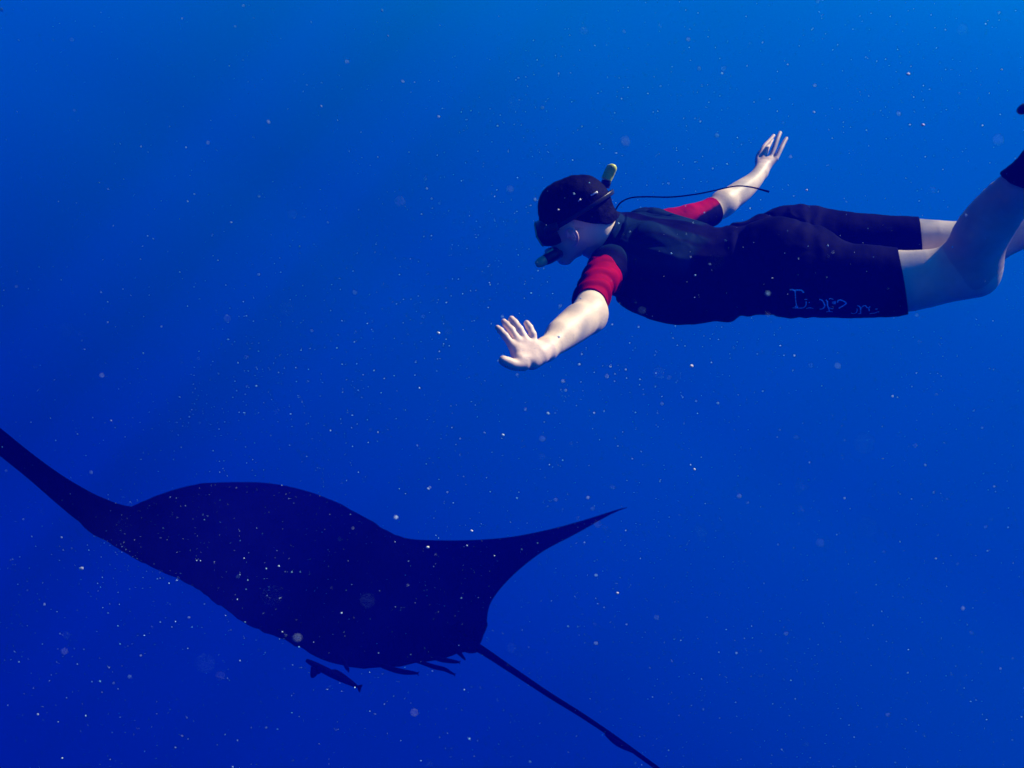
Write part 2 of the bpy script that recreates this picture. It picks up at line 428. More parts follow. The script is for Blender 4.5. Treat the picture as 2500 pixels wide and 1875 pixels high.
# ------------------------------------------------------------------ clothing cut from the body's own surface
def plane(px, py, D, n): return (W(px, py, D), n.normalized())
hem_nthigh = plane(2203, 686, 2.30, (W(2372, 660, 2.24) - W(2100, 687, 2.34)).normalized() + C3(0, .10, 0) * .10)
hem_fthigh = plane(2243, 598, 2.47, (W(2390, 600, 2.42) - W(2100, 598, 2.52)).normalized() + C3(0, 1, 0) * .12)
hem_narm = plane(1442, 742, 2.285, (nE - nS).normalized() + C3(0, 0, .2) * .15)
hem_farm = plane(1738, 505, 2.90, (fE - fS))
neck_pl = plane(1467, 588, 2.565, C3(-.80, .42, .12))
seam_narm = plane(1476, 648, 2.43, C3(-.66, -.60, .45))
seam_farm = plane(1604, 541, 2.77, (fE - fS))
ankle_pl = plane(2478, 432, 2.10, (W(2560, 385, 2.03) - W(2445, 505, 2.14)).normalized() + C3(-.3, .9, 0) * .45)

def side(P, pl): return (P - npv(pl[0])) @ npv(pl[1])

def face_info(me):
    n = len(me.vertices); P = np.empty(n * 3); me.vertices.foreach_get('co', P); P = P.reshape(-1, 3)
    fs = [tuple(p.vertices) for p in me.polygons]
    c = np.array([P[list(f)].mean(0) for f in fs]); _, gi = field(c, PR, True)
    return P, fs, c, np.array(GROUPS)[gi]
BP, BF, BC, BG = face_info(body_me)
def garment(groups, planes, keep, offset, name, mat, thick=.003, wr=None, tone=None, parent=person):
    sel = np.nonzero(np.isin(BG, groups))[0]; used = np.unique([i for q in sel for i in BF[q]]); rem = {int(u): i for i, u in enumerate(used)}
    tm = bpy.data.meshes.new('t'); tm.from_pydata(BP[used].tolist(), [], [[rem[i] for i in BF[q]] for q in sel])
    bm = bmesh.new(); bm.from_mesh(tm); bpy.data.meshes.remove(tm)
    for pl in planes:
        bmesh.ops.bisect_plane(bm, geom=bm.verts[:] + bm.edges[:] + bm.faces[:], plane_co=pl[0], plane_no=pl[1], dist=6e-4)
    cen = np.array([f.calc_center_median()[:] for f in bm.faces])
    _, gi = field(cen, PR, True)
    k = keep(cen, np.array(GROUPS)[gi])
    bmesh.ops.delete(bm, geom=[f for f, q in zip(bm.faces, k) if not q], context='FACES')
    bm.faces.ensure_lookup_table(); seen = set(); isl = []       # drop stray slivers
    for f0 in bm.faces:
        if f0.index in seen: continue
        st_, cur = [f0], []; seen.add(f0.index)
        while st_:
            f = st_.pop(); cur.append(f)
            for e in f.edges:
                for g in e.link_faces:
                    if g.index not in seen: seen.add(g.index); st_.append(g)
        isl.append(cur)
    big = max(len(c) for c in isl)
    bmesh.ops.delete(bm, geom=[f for c in isl if len(c) < big * .3 for f in c], context='FACES')
    for it in range(6):                                          # straighten saw-toothed borders
        mv = {}
        for v in bm.verts:
            if v.is_boundary:
                nb = [e.other_vert(v).co for e in v.link_edges if e.is_boundary]
                if len(nb) == 2: mv[v] = v.co * .4 + (nb[0] + nb[1]) * .3
        for v, c in mv.items(): v.co = c
    co = np.array([v.co[:] for v in bm.verts])
    gr = grad(co, PR, eps=2e-3); gr /= np.maximum(np.linalg.norm(gr, axis=1), 1e-6)[:, None]
    o_ = offset(co) if callable(offset) else np.full(len(co), offset)
    if wr is not None: o_ = o_ + wr(co)
    new = co + gr * o_[:, None]
    vl = list(bm.verts)
    for i, v in enumerate(vl): v.co = new[i]
    bm.verts.index_update()
    rim = {}
    for e in [e for e in bm.edges if e.is_boundary]:
        q = []
        for v in e.verts:
            if v.index not in rim: rim[v.index] = bm.verts.new(co[v.index] - gr[v.index] * .002)
            q.append(rim[v.index])
        l = e.link_loops[0]
        a_, b_ = l.vert, l.link_loop_next.vert
        bm.faces.new((b_, a_, rim[a_.index], rim[b_.index]))
    me = bpy.data.meshes.new(name); bm.to_mesh(me); bm.free()
    if tone is not None:
        P = np.empty(len(me.vertices) * 3); me.vertices.foreach_get('co', P); set_tone(me, tone(P.reshape(-1, 3)))
    return link(name, me, mat, parent)

def fbm(co, s, seed=0):
    return np.array([noise.fractal(Vector(c) * s + Vector((seed, 0, 0)), 1, 2, 3) for c in co])

ARM = ('narm', 'farm')
def keep_suit(c, g):
    k = np.isin(g, ('torso', 'nthigh', 'fthigh', 'narm', 'farm', 'neck'))
    k &= ~((side(c, hem_nthigh) > 0) & (g == 'nthigh')); k &= ~((side(c, hem_fthigh) > 0) & (g == 'fthigh'))
    k &= ~((side(c, seam_narm) > 0) & (g == 'narm')); k &= ~((side(c, seam_farm) > 0) & (g == 'farm'))
    k &= ~((side(c, neck_pl) > 0) & np.isin(g, ('neck', 'torso')) & (c[:, 0] < W(1600, 0, 2.6).x))
    return k
spine_a, spine_b = npv(W(1500, 545, 2.60)), npv(W(1760, 592, 2.45))
def suit_tone(P):
    t = np.clip(((P - spine_a) @ (spine_b - spine_a)) / ((spine_b - spine_a) @ (spine_b - spine_a)), -.2, 1.4)
    lat = np.abs((P - spine_a - t[:, None] * (spine_b - spine_a)) @ npv(LRo))
    along = ((P - npv(mS)) @ -npv(SP))
    n = np.array([noise.noise(Vector(p) * 9) for p in P])
    up = (P - npv(mS)) @ npv(NB)
    panel = np.clip((lat + n * .02 - .030) / .012, 0, 1) * np.clip((.215 + n * .05 - along) / .02, 0, 1) * np.clip((.175 - lat) / .02, 0, 1) * np.clip((up + .01) / .03, 0, 1)
    cross = np.clip(1 - np.abs(lat - .115 + along * .25) / .008, 0, 1)      # the raised seams across the panels
    panel = panel * (1 - .7 * cross)
    panel = np.maximum(panel, .0)
    c0 = np.array((.0008, .0014, .022)); c1 = np.array((.0025, .018, .046))
    return c0 + (c1 - c0) * panel[:, None]
def suit_wr(co):
    a = fbm(co, 7, 3) * .0035 + fbm(co, 22, 9) * .0012
    waist = np.exp(-(((co - npv(W(1800, 640, 2.5))) @ npv(SP)) / .10) ** 2)
    fold = np.sin(((co @ npv(SP)) * 95) + fbm(co, 6, 1) * 4) * .0018 * waist
    knee = np.exp(-(((co - npv(W(1960, 650, 2.5))) @ npv(SP)) / .05) ** 2)
    return a + fold + knee * np.sin((co @ npv(SP)) * 160 + fbm(co, 8, 2) * 4) * .0015
suit = garment(('torso', 'nthigh', 'fthigh', 'narm', 'farm', 'neck', 'nfore'), [hem_nthigh, hem_fthigh, neck_pl, seam_narm, seam_farm], keep_suit, .0055, 'wetsuit', M['suit'], wr=suit_wr, tone=suit_tone)

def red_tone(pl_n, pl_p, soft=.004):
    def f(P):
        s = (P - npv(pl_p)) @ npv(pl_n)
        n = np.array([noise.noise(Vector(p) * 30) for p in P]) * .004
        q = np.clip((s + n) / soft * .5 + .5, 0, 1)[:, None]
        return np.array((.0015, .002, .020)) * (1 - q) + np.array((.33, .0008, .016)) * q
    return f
def sleeve_wr(axis, seed, amp=.004, freq=95, slant=None):
    def f(co):
        ph = (co @ npv(axis)) * freq + fbm(co, 7, seed) * 3.2
        if slant is not None: ph = ph + (co @ npv(slant)) * freq * .55
        return amp * (np.maximum(np.sin(ph), -.35)) + fbm(co, 18, seed + 4) * .002
    return f
ax_n = (nE - nS).normalized(); ax_f = (fE - fS).normalized()
slv_n = garment(('narm', 'nfore', 'torso'), [hem_narm, seam_narm], lambda c, g: (g == 'narm') & (side(c, seam_narm) > 0) & (side(c, hem_narm) < 0) | (g == 'nfore') & (side(c, hem_narm) < 0),
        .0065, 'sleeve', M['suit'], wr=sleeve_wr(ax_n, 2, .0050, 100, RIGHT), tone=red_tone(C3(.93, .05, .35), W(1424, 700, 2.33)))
tag(slv_n, 'wrinkled red sleeve with a dark inner edge')
slv_f = garment(('farm', 'torso', 'ffore'), [hem_farm, seam_farm], lambda c, g: (g == 'farm') & (side(c, seam_farm) > 0) & (side(c, hem_farm) < 0),
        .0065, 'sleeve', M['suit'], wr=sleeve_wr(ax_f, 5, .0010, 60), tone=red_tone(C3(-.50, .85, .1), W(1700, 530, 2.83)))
tag(slv_f, 'red sleeve with a black underside')

# hair
def keep_hair(c, g):
    q = c - npv(HC); f = q @ npv(hf); u = q @ npv(hu); s = np.abs(q @ npv(hs))
    line = np.where(f > .040, -.022 - (f - .04) * .2, np.where(f > .0, -.016, -.016 - (.0 - f) * .60))
    line = np.maximum(line, -.052 + .006 * np.sin(f * 90))
    return np.isin(g, ('head', 'neck')) & (u > line) & (f < .100)
def hair_off(co):
    q = co - npv(HC); u = q @ npv(hu); f = q @ npv(hf)
    return .006 + .012 * np.clip((u + .06) / .10, 0, 1) + fbm(co, 22, 4) * .0030 + fbm(co * np.array((1, .3, 1)), 75, 8) * .0012
hair = garment(('head', 'neck', 'ear'), [], keep_hair, hair_off, 'hair', M['hair'])
# bootie on the near foot
def keep_boot(c, g): return (g == 'ncalf') & (side(c, ankle_pl) > 0)
boot = garment(('ncalf',), [ankle_pl], keep_boot, lambda co: .010 + fbm(co, 9, 3) * .003, 'bootie', M['suit'], tone=lambda P: np.tile((.004, .004, .014), (len(P), 1)))

# ------------------------------------------------------------------ small tube / loft helpers
def frame_from(d, ref=None):
    d = d.normalized(); r = ref or Vector((0, 0, 1))
    if abs(d.dot(r)) > .95: r = Vector((1, 0, 0))
    a = d.cross(r).normalized(); return a, a.cross(d).normalized()
def tube_bm(bm, pts, rads, seg=10, flat=None, ref=None):
    rings = []
    for i, p in enumerate(pts):
        d = pts[min(i + 1, len(pts) - 1)] - pts[max(i - 1, 0)]
        a, b = frame_from(d, ref)
        fa, fb = flat if flat else (1, 1)
        rings.append([bm.verts.new(p + (a * math.cos(2 * math.pi * k / seg) * fa + b * math.sin(2 * math.pi * k / seg) * fb) * rads[i]) for k in range(seg)])
    for r0, r1 in zip(rings, rings[1:]):
        for k in range(seg):
            bm.faces.new((r0[k], r0[(k + 1) % seg], r1[(k + 1) % seg], r1[k]))
    bm.faces.new(rings[0][::-1]); bm.faces.new(rings[-1])
def tube(name, pts, rads, mat, parent=None, seg=10, flat=None, ref=None, sm=6):
    cr = catmull([tuple(p) + (r,) for p, r in zip(pts, rads)], sm) if sm else [tuple(p) + (r,) for p, r in zip(pts, rads)]
    bm = bmesh.new(); tube_bm(bm, [Vector(c[:3]) for c in cr], [max(c[3], 1e-4) for c in cr], seg, flat, ref)
    bmesh.ops.recalc_face_normals(bm, faces=bm.faces)
    return bm_link(name, bm, mat, parent)

# ------------------------------------------------------------------ mask
bm = bmesh.new()
prof = [(.074, .067, .042), (.082, .067, .043), (.094, .066, .043), (.106, .065, .042), (.118, .062, .039), (.125, .057, .034), (.127, .054, .031)]   # f, half width, half height
rings = []
NSEG = 40
def maskpt(f, a, hw, hh):
    c, s_ = math.cos(a), math.sin(a); e = .86
    x = math.copysign(abs(c) ** e, c) * hw; y = math.copysign(abs(s_) ** e, s_) * hh
    bend = -(x / .07) ** 2 * .016 * (1.0 if f < .1 else .45)
    bend += -.30 * max(0, -y) - .10 * max(0, y)
    notch = -.010 * math.exp(-(x / .018) ** 2) if s_ < 0 else 0
    return H(f + bend, -.038 + y + (-notch if s_ < 0 else 0), x)
for f, hw, hh in prof:
    rings.append([bm.verts.new(maskpt(f, 2 * math.pi * k / NSEG, hw, hh)) for k in range(NSEG)])
for r0, r1 in zip(rings, rings[1:]):
    for k in range(NSEG): bm.faces.new((r0[k], r0[(k + 1) % NSEG], r1[(k + 1) % NSEG], r1[k]))
inner = [bm.verts.new(maskpt(.1265, 2 * math.pi * k / NSEG, .050, .027)) for k in range(NSEG)]
for k in range(NSEG): bm.faces.new((rings[-1][k], rings[-1][(k + 1) % NSEG], inner[(k + 1) % NSEG], inner[k]))
inner2 = [bm.verts.new(maskpt(.112, 2 * math.pi * k / NSEG, .052, .028)) for k in range(NSEG)]
for k in range(NSEG): bm.faces.new((inner[k], inner[(k + 1) % NSEG], inner2[(k + 1) % NSEG], inner2[k]))
bmesh.ops.recalc_face_normals(bm, faces=bm.faces)
mask = bm_link('diving_mask', bm, M['rubber'], person)
bm = bmesh.new(); g = [bm.verts.new(maskpt(.1195, 2 * math.pi * k / NSEG, .053, .029)) for k in range(NSEG)]
g2 = [bm.verts.new(maskpt(.1165, 2 * math.pi * k / NSEG, .053, .029)) for k in range(NSEG)]
bm.faces.new(g); bm.faces.new(g2[::-1])
for k in range(NSEG): bm.faces.new((g[k], g2[k], g2[(k + 1) % NSEG], g[(k + 1) % NSEG]))
bm_link('mask_glass', bm, M['glass'], mask, False)
# coloured rim of the glass
tube('mask_rim', [maskpt(.1245, 2 * math.pi * k / 36, .0590, .0360) for k in range(37)], [.0024] * 37, M['green'], mask, 6, sm=0)
# strap round the back of the head
strap_pts = []
for k in range(33):
    a = R(-150 + 300 * k / 32)
    strap_pts.append(H(-.012 - .104 * math.cos(a), -.018 + .030 * math.cos(a) + .012, .094 * math.sin(a)))
tube('mask_strap', strap_pts, [.0062] * 33, M['rubber'], mask, 10, flat=(.18, 1), ref=hu, sm=0)
for s in (-1, 1):
    tube('strap_buckle', [H(.052, -.022, s * .080), H(.075, -.026, s * .079), H(.090, -.030, s * .074)], [.012, .014, .011], M['rubber'], mask, 10, flat=(.45, 1), ref=hu, sm=3)
for s in (-1, 1):
    bm = bmesh.new(); bmesh.ops.create_uvsphere(bm, u_segments=12, v_segments=8, radius=.0115)
    bmesh.ops.translate(bm, verts=bm.verts, vec=H(.070, -.024, s * .031)); bm_link('eye', bm, M['eye'], person)

# ------------------------------------------------------------------ snorkel (on the far side of the head)
top = W(1492, 420, 2.62)
tube_pts = [W(1350, 622, 2.50), W(1362, 608, 2.56), W(1388, 585, 2.62), W(1425, 548, 2.66), W(1452, 508, 2.665), W(1469, 474, 2.655), W(1481, 442, 2.64)]
snork = tube('snorkel', tube_pts, [.014, .0145, .0135, .0135, .0145, .0150, .0150], M['rubber'], person, 16)
tube('snorkel_tip', [W(1480, 439, 2.632), W(1486, 426, 2.63), W(1491, 415, 2.625), W(1495, 407, 2.62), W(1496.5, 402.5, 2.62)], [.0158, .0165, .0162, .0145, .0075], M['yellow'], snork, 18)
bm = bmesh.new(); bmesh.ops.create_icosphere(bm, subdivisions=2, radius=.0022); bmesh.ops.translate(bm, verts=bm.verts, vec=W(1493.5, 407.5, 2.6055)); bm_link('drain_hole', bm, M['rubber'], snork)
tube('purge_chamber', [W(1366, 620, 2.50), W(1352, 624, 2.47), W(1338, 631, 2.46), W(1330, 635, 2.455)], [.012, .0165, .0165, .0145], M['rubber'], snork, 16)
tube('purge_cap', [W(1334, 633, 2.46), W(1326, 637, 2.455), W(1317, 642, 2.45), W(1309, 646, 2.448)], [.0135, .0140, .0130, .0085], M['green'], snork, 16)
tube('green_trim', [W(1350, 608, 2.46), W(1338, 617, 2.455), W(1328, 627, 2.452), W(1318, 636, 2.45)], [.0025, .0032, .0034, .002], M['green'], snork, 8)
tube('mouthpiece', [W(1348, 622, 2.485), H(.105, -.092, 0), H(.084, -.091, 0)], [.010, .010, .012], M['rubber'], snork, 12, flat=(1.3, .8))
tube('snorkel_keeper', [W(1470, 488, 2.585), W(1479, 497, 2.60), W(1484, 508, 2.61)], [.010, .013, .009], M['rubber'], snork, 10)
# pale bars drawn as the bright glints at the strap
def onto(px, py, D0=1.5, bvh=None, lift=.002):
    d = (W(px, py, 1) - CAM).normalized(); h = bvh.ray_cast(CAM, d)
    return (h[0] + h[1] * lift, h[1]) if h[0] else (None, None)
def bvh_of(*obs):
    vs_, fs = [], []
    for o in obs:
        b = len(vs_); vs_ += [o.matrix_world @ v.co if o.parent is None else v.co.copy() for v in o.data.vertices]
        fs += [tuple(i + b for i in p.vertices) for p in o.data.polygons]
    return BVHTree.FromPolygons(vs_, fs)
hb = bvh_of(hair)
a_, _ = onto(1442, 478, bvh=hb, lift=.003); b_, _ = onto(1456.5, 470.5, bvh=hb, lift=.003)
if a_ and b_:
    tube('strap_glint', [a_, a_.lerp(b_, .8), b_], [.0022, .0024, .0032], M['clip'], mask, 8, sm=0)
a_, _ = onto(1411, 492, bvh=hb, lift=.002); b_, _ = onto(1418, 486, bvh=hb, lift=.002)
if a_ and b_: tube('strap_glint', [a_, b_], [.0014, .0022], M['clip'], mask, 8, sm=0)

# ------------------------------------------------------------------ zip cord trailing from the collar
zp = [(1491, 560, 2.58), (1492, 543, 2.57), (1497, 527, 2.565), (1503, 512, 2.565), (1516, 494, 2.57), (1540, 483, 2.58), (1575, 480.5, 2.60), (1640, 481, 2.63), (1700, 474, 2.66), (1745, 465, 2.69), (1785, 456, 2.71), (1810, 454, 2.72), (1840, 458, 2.73), (1862, 464, 2.735), (1877, 468, 2.74)]
cord = tube('zip_cord', [W(*p) for p in zp], [.0022] * 12 + [.0024, .0028, .0034], M['cord'], suit, 8)
tube('cord_knot', [W(1494, 536, 2.566), W(1498, 526, 2.563), W(1502, 516, 2.564)], [.002, .0058, .002], M['cord'], suit, 8)

# ------------------------------------------------------------------ worn lettering down the side of the thigh
strokes = [
 ([(240,235),(290,228),(340,245),(380,238),(440,240),(490,250),(530,295)], 1.25),
 ([(350,245),(355,350),(362,450),(380,560),(385,600)], .75), ([(350,250),(352,290)], 1.3),
 ([(300,605),(380,610),(480,612),(540,595),(575,550),(580,475)], .95), ([(355,590),(380,565),(405,600)], 1.2),
 ([(550,432),(602,432)], .8), ([(580,620),(650,606),(730,620)], .9), ([(632,492),(650,500)], .9),
 ([(855,430),(910,450),(950,510),(965,560),(950,600),(910,630),(860,632)], 1.2),
 ([(990,440),(1020,480),(1025,560),(1055,640),(1062,685)], 1.2), ([(1000,690),(1060,682),(1130,690)], .9),
 ([(1040,590),(1080,615),(1140,628)], .8), ([(1060,428),(1085,412),(1140,430)], .9), ([(1130,480),(1130,520)], 1.0), ([(1160,470),(1160,530)], 1.0), ([(1185,465),(1185,525)], .9),
 ([(1230,495),(1245,455),(1300,445),(1360,470),(1410,505),(1380,545),(1330,575),(1260,615)], 1.3),
 ([(1630,620),(1640,660),(1615,710),(1560,725),(1510,712)], .7),
 ([(1640,555),(1690,580),(1710,620),(1710,720)], 1.0), ([(1670,728),(1725,728)], .9),
 ([(1710,625),(1750,580),(1810,560),(1840,600),(1880,605),(1910,575)], .9), ([(1880,605),(1890,670)], .8),
 ([(1900,728),(1935,726)], .8), ([(1930,718),(2000,715),(2060,692),(2095,690)], .7), ([(2015,634),(2065,630)], .8)]
sb = bvh_of(suit)
bm = bmesh.new()
for pts, w in strokes:
    cr = catmull([(a, b) for a, b in pts], 4)
    P3 = []
    for cx, cy in cr:
        p, n = onto(1900 + cx / 8.51, 680 + cy / 8.51, bvh=sb, lift=.0004)
        if p: P3.append((p, n))
    if len(P3) < 2: continue
    prev = None
    for i, (p, n) in enumerate(P3):
        d = (P3[min(i + 1, len(P3) - 1)][0] - P3[max(i - 1, 0)][0]); sd = n.cross(d).normalized() * .0014 * w
        q = [bm.verts.new(p + sd), bm.verts.new(p + n * .0007), bm.verts.new(p - sd)]
        if prev: bm.faces.new((prev[0], prev[1], q[1], q[0])); bm.faces.new((prev[1], prev[2], q[2], q[1]))
        prev = q
bm_link('lettering', bm, M['print'], suit)

# ------------------------------------------------------------------ fins
def fin(base_, dirv, sidev, up, L_, w0, w1, label=None):
    bm = bmesh.new(); n = 14; rows = []
    for i in range(n + 1):
        t = i / n; w = w0 + (w1 - w0) * min(t * 1.15, 1) - (.02 * max(t - .85, 0) / .15)
        c = base_ + dirv * L_ * t + up * (-.05 * t * t)
        th = .012 * (1 - t) + .003
        row = []
        for j in range(13):
            s = j / 6 - 1; rib = .007 if abs(s) > .9 else (.0035 if j in (4, 8) else 0)
            row.append((c + sidev * w * s + up * (th / 2 + rib) + dirv * (-.03 * s * s * (t > .9)), c + sidev * w * s - up * (th / 2 + rib)))
        rows.append([(bm.verts.new(a), bm.verts.new(b)) for a, b in row])
    for i in range(n):
        for j in range(12):
            a, b, c, d = rows[i][j], rows[i][j + 1], rows[i + 1][j + 1], rows[i + 1][j]
            bm.faces.new((a[0], b[0], c[0], d[0])); bm.faces.new((a[1], d[1], c[1], b[1]))
        for j in (0, 12):
            a, d = rows[i][j], rows[i + 1][j]; bm.faces.new((a[0], d[0], d[1], a[1]))
    for i in (0, n):
        for j in range(12):
            a, b = rows[i][j], rows[i][j + 1]; bm.faces.new((a[0], b[0], b[1], a[1]))
    bmesh.ops.recalc_face_normals(bm, faces=bm.faces)
    return bm_link('fin', bm, M['rubber'], person)
toe = W(2650, 295, 1.97); dv = (W(2790, 140, 1.85) - toe).normalized(); sv = C3(-.72, .62, .30); sv = (sv - dv * sv.dot(dv)).normalized()
fin(toe, dv, sv, dv.cross(sv).normalized(), .42, .055, .10)
toe2 = W(2860, 362, 2.49); dv2 = (W(3000, 270, 2.6) - toe2).normalized(); sv2 = C3(0, .4, -.9); sv2 = (sv2 - dv2 * sv2.dot(dv2)).normalized()
fin(toe2, dv2, sv2, dv2.cross(sv2).normalized(), .42, .055, .10)
# the fin strap's end that reaches into view
tube('fin_strap', [W(2486, 272, 1.98), W(2492, 270, 1.98), W(2515, 262, 1.98), W(2560, 265, 1.98), W(2620, 300, 1.98)], [.006, .012, .017, .017, .016], M['rubber'], person, 12, flat=(1, .8))

# ------------------------------------------------------------------ manta ray
UPE = [(-140, 935, 3.42), (-60, 998, 3.52), (0, 1045, 3.60), (75, 1108, 3.72), (150, 1163, 3.84), (235, 1213, 3.98), (305, 1241, 4.10), (345, 1231, 4.18), (410, 1207, 4.30),
       (480, 1189, 4.42), (560, 1185, 4.52), (650, 1188, 4.58), (740, 1205, 4.60), (820, 1233, 4.58), (885, 1272, 4.54), (935, 1303, 4.50), (990, 1318, 4.48), (1070, 1322, 4.48),
       (1160, 1320, 4.50), (1250, 1311, 4.53), (1340, 1293, 4.57), (1430, 1269, 4.62), (1500, 1247, 4.66), (1530, 1238, 4.68)]
LOE = [(-140, 940, 3.42), (-60, 1062, 3.50), (0, 1112, 3.54), (70, 1168, 3.58), (150, 1237, 3.62), (230, 1302, 3.66), (310, 1352, 3.68), (390, 1392, 3.70), (460, 1425, 3.70),
       (530, 1475, 3.70), (620, 1530, 3.70), (710, 1570, 3.70), (820, 1622, 3.70), (940, 1630, 3.70), (1060, 1612, 3.72), (1130, 1592, 3.75), (1168, 1578, 3.78), (1186, 1530, 3.86),
       (1198, 1472, 3.97), (1245, 1412, 4.10), (1320, 1350, 4.26), (1410, 1300, 4.45), (1490, 1256, 4.62), (1530, 1240, 4.68)]
TH = [.004, .02, .03, .04, .05, .07, .10, .14, .18, .22, .25, .27, .27, .26, .24, .20, .15, .10, .07, .05, .035, .022, .010, .003]
st = catmull([u + l + (t,) for u, l, t in zip(UPE, LOE, TH)], 7)
bm = bmesh.new(); NCH = 26; secs = []
def rag(i, s):
    x = s[3]
    k = 7 * noise.noise(Vector((x * .021, 3.1, 0))) + 4 * noise.noise(Vector((x * .07, 1.7, 0))) if 180 < x < 1150 else 0
    return W(s[3], s[4] + k, s[5])
cen = [(W(*s[:3]), rag(i, s), s[6]) for i, s in enumerate(st)]
for i, (a, b, t) in enumerate(cen):
    span = (cen[min(i + 1, len(cen) - 1)][0] + cen[min(i + 1, len(cen) - 1)][1]) - (cen[max(i - 1, 0)][0] + cen[max(i - 1, 0)][1])
    ch = b - a; n = ch.cross(span).normalized()
    if n.dot(Vector((0, -.3, 1))) < 0: n = -n
    top_, bot = [], []
    for k in range(NCH + 1):
        u = (1 - math.cos(math.pi * k / NCH)) / 2
        prof_ = (math.sin(math.pi * min(u, .999) ** .75)) ** .8 if 0 < u < 1 else 0
        p = a + ch * u
        p = p + n * (.0 if k in (0, NCH) else noise.noise(p * 2.0) * .006)
        top_.append(p + n * t * .55 * prof_); bot.append(p - n * t * .45 * prof_)
    ring = [bm.verts.new(p) for p in top_] + [bm.verts.new(p) for p in bot[-2:0:-1]]
    secs.append(ring)
for r0, r1 in zip(secs, secs[1:]):
    m_ = len(r0)
    for k in range(m_): bm.faces.new((r0[k], r0[(k + 1) % m_], r1[(k + 1) % m_], r1[k]))
bm.faces.new(secs[0]); bm.faces.new(secs[-1][::-1])
bmesh.ops.recalc_face_normals(bm, faces=bm.faces)
manta = bm_link('manta_ray', bm, M['manta'])
tag(manta, 'huge dark manta ray gliding below the snorkeller with wings raised and long thin tail', 'manta ray')
tail_px = [(1120, 1560, 3.80), (1168, 1582, 3.77), (1250, 1636, 3.72), (1340, 1696, 3.66), (1420, 1746, 3.60), (1500, 1800, 3.54), (1580, 1858, 3.48), (1680, 1930, 3.40), (1800, 2020, 3.3)]
tube('tail', [W(*p) for p in tail_px], [.028, .0180, .0135, .0112, .0100, .0090, .0085, .007, .005], M['manta'], manta, 10)
# pelvic fins either side of the tail root, cephalic lobes at the mouth
def flap(name, pts, th, mat, parent):
    bm = bmesh.new(); c = sum(pts, Vector()) / len(pts)
    n = (pts[1] - pts[0]).cross(pts[2] - pts[0]).normalized()
    cr = catmull([tuple(p) for p in pts + [pts[0]]], 4)[:-1]
    ring = [bm.verts.new(Vector(p)) for p in cr]; t_ = bm.verts.new(c + n * th); b_ = bm.verts.new(c - n * th)
    for i in range(len(ring)):
        a, b = ring[i], ring[(i + 1) % len(ring)]; bm.faces.new((a, b, t_)); bm.faces.new((b, a, b_))
    bmesh.ops.recalc_face_normals(bm, faces=bm.faces)
    return bm_link(name, bm, mat, parent)
flap('pelvic_fin', [W(1085, 1560, 3.78), W(1110, 1572, 3.76), W(1132, 1590, 3.74), W(1150, 1595, 3.73), W(1168, 1588, 3.74), W(1150, 1555, 3.80)], .02, M['manta'], manta)
flap('pelvic_fin', [W(1172, 1520, 3.86), W(1186, 1515, 3.85), W(1190, 1528, 3.83), W(1176, 1560, 3.79), W(1165, 1580, 3.77), W(1150, 1550, 3.82)], .02, M['manta'], manta)
for sgn, cx in ((-1, 560), (1, 690)):
    tube('cephalic_fin', [W(cx, 1215, 4.58), W(cx - 10, 1222, 4.72), W(cx - 12 + sgn * 10, 1235, 4.84), W(cx - 10 + sgn * 6, 1250, 4.92)], [.05, .06, .045, .012], M['manta'], manta, 10, flat=(.35, 1))
# dorsal fin near the tail
flap('dorsal_fin', [W(1100, 1530, 3.84), W(1125, 1515, 3.80), W(1150, 1535, 3.79), W(1150, 1562, 3.79)], .012, M['manta'], manta)

# ------------------------------------------------------------------ remoras
def remora(label, pts, r, tailw, loc_group=True, fins=True, tail_fork=.5):
    cr = [W(*p) for p in pts]
    prof_ = [.45, .85, 1.0, .92, .62, .30]
    n = len(cr)
    rad = [r * np.interp(i / (n - 1), np.linspace(0, 1, 6), prof_) for i in range(n)]
    body = tube('remora', cr, rad, M['fish'], None, 12, flat=(.85, 1), sm=6)
    tag(body, label, 'fish', 'remoras riding with the manta')
    d = (cr[-1] - cr[-2]).normalized(); a, b = frame_from(d, UPC)
    e = cr[-1] - d * .004
    if tailw:
        flap('tail_fin', [e - b * r * .25, e + d * tailw * .8 - b * tailw * .85, e + d * tailw * tail_fork, e + d * tailw * .9 + b * tailw * .75, e + b * r * .25], .003, M['fish'], body)
    if fins:
        h = cr[1] if n > 2 else cr[0]; a2, b2 = frame_from((cr[1] - cr[0]), UPC)
        dd = (cr[2] - cr[0]).normalized()
        for s in (-1, 1):
            base_ = h + a2 * r * .7 * s
            flap('pectoral_fin', [base_ - dd * .012 - b2 * r * .5, base_ + dd * .006 - b2 * (r * .5 + .032) + a2 * .012 * s, base_ + dd * .022 - b2 * (r * .5 + .028) + a2 * .012 * s, base_ + dd * .028 - b2 * r * .4], .003, M['fish'], body)
        m_ = cr[min(3, n - 1)]
        flap('dorsal_fin', [m_ - dd * .05 + b2 * r * .7, m_ - dd * .02 + b2 * (r * .9 + .010), m_ + dd * .05 + b2 * (r * .6 + .006), m_ + dd * .07 + b2 * r * .4], .003, M['fish'], body)
    return body
remora('slender dark remora swimming free just beneath the lower edge of the manta', [(748, 1612, 3.60), (770, 1624, 3.59), (800, 1640, 3.58), (830, 1655, 3.57), (858, 1669, 3.56), (874, 1677, 3.55)], .0165, .022, tail_fork=.85)
remora('stubby remora pressed under the manta left of two longer tails', [(905, 1616, 3.66), (930, 1624, 3.65), (965, 1636, 3.64), (990, 1641, 3.64), (1010, 1643, 3.64), (1020, 1644, 3.64)],   .012, .012, fins=False)
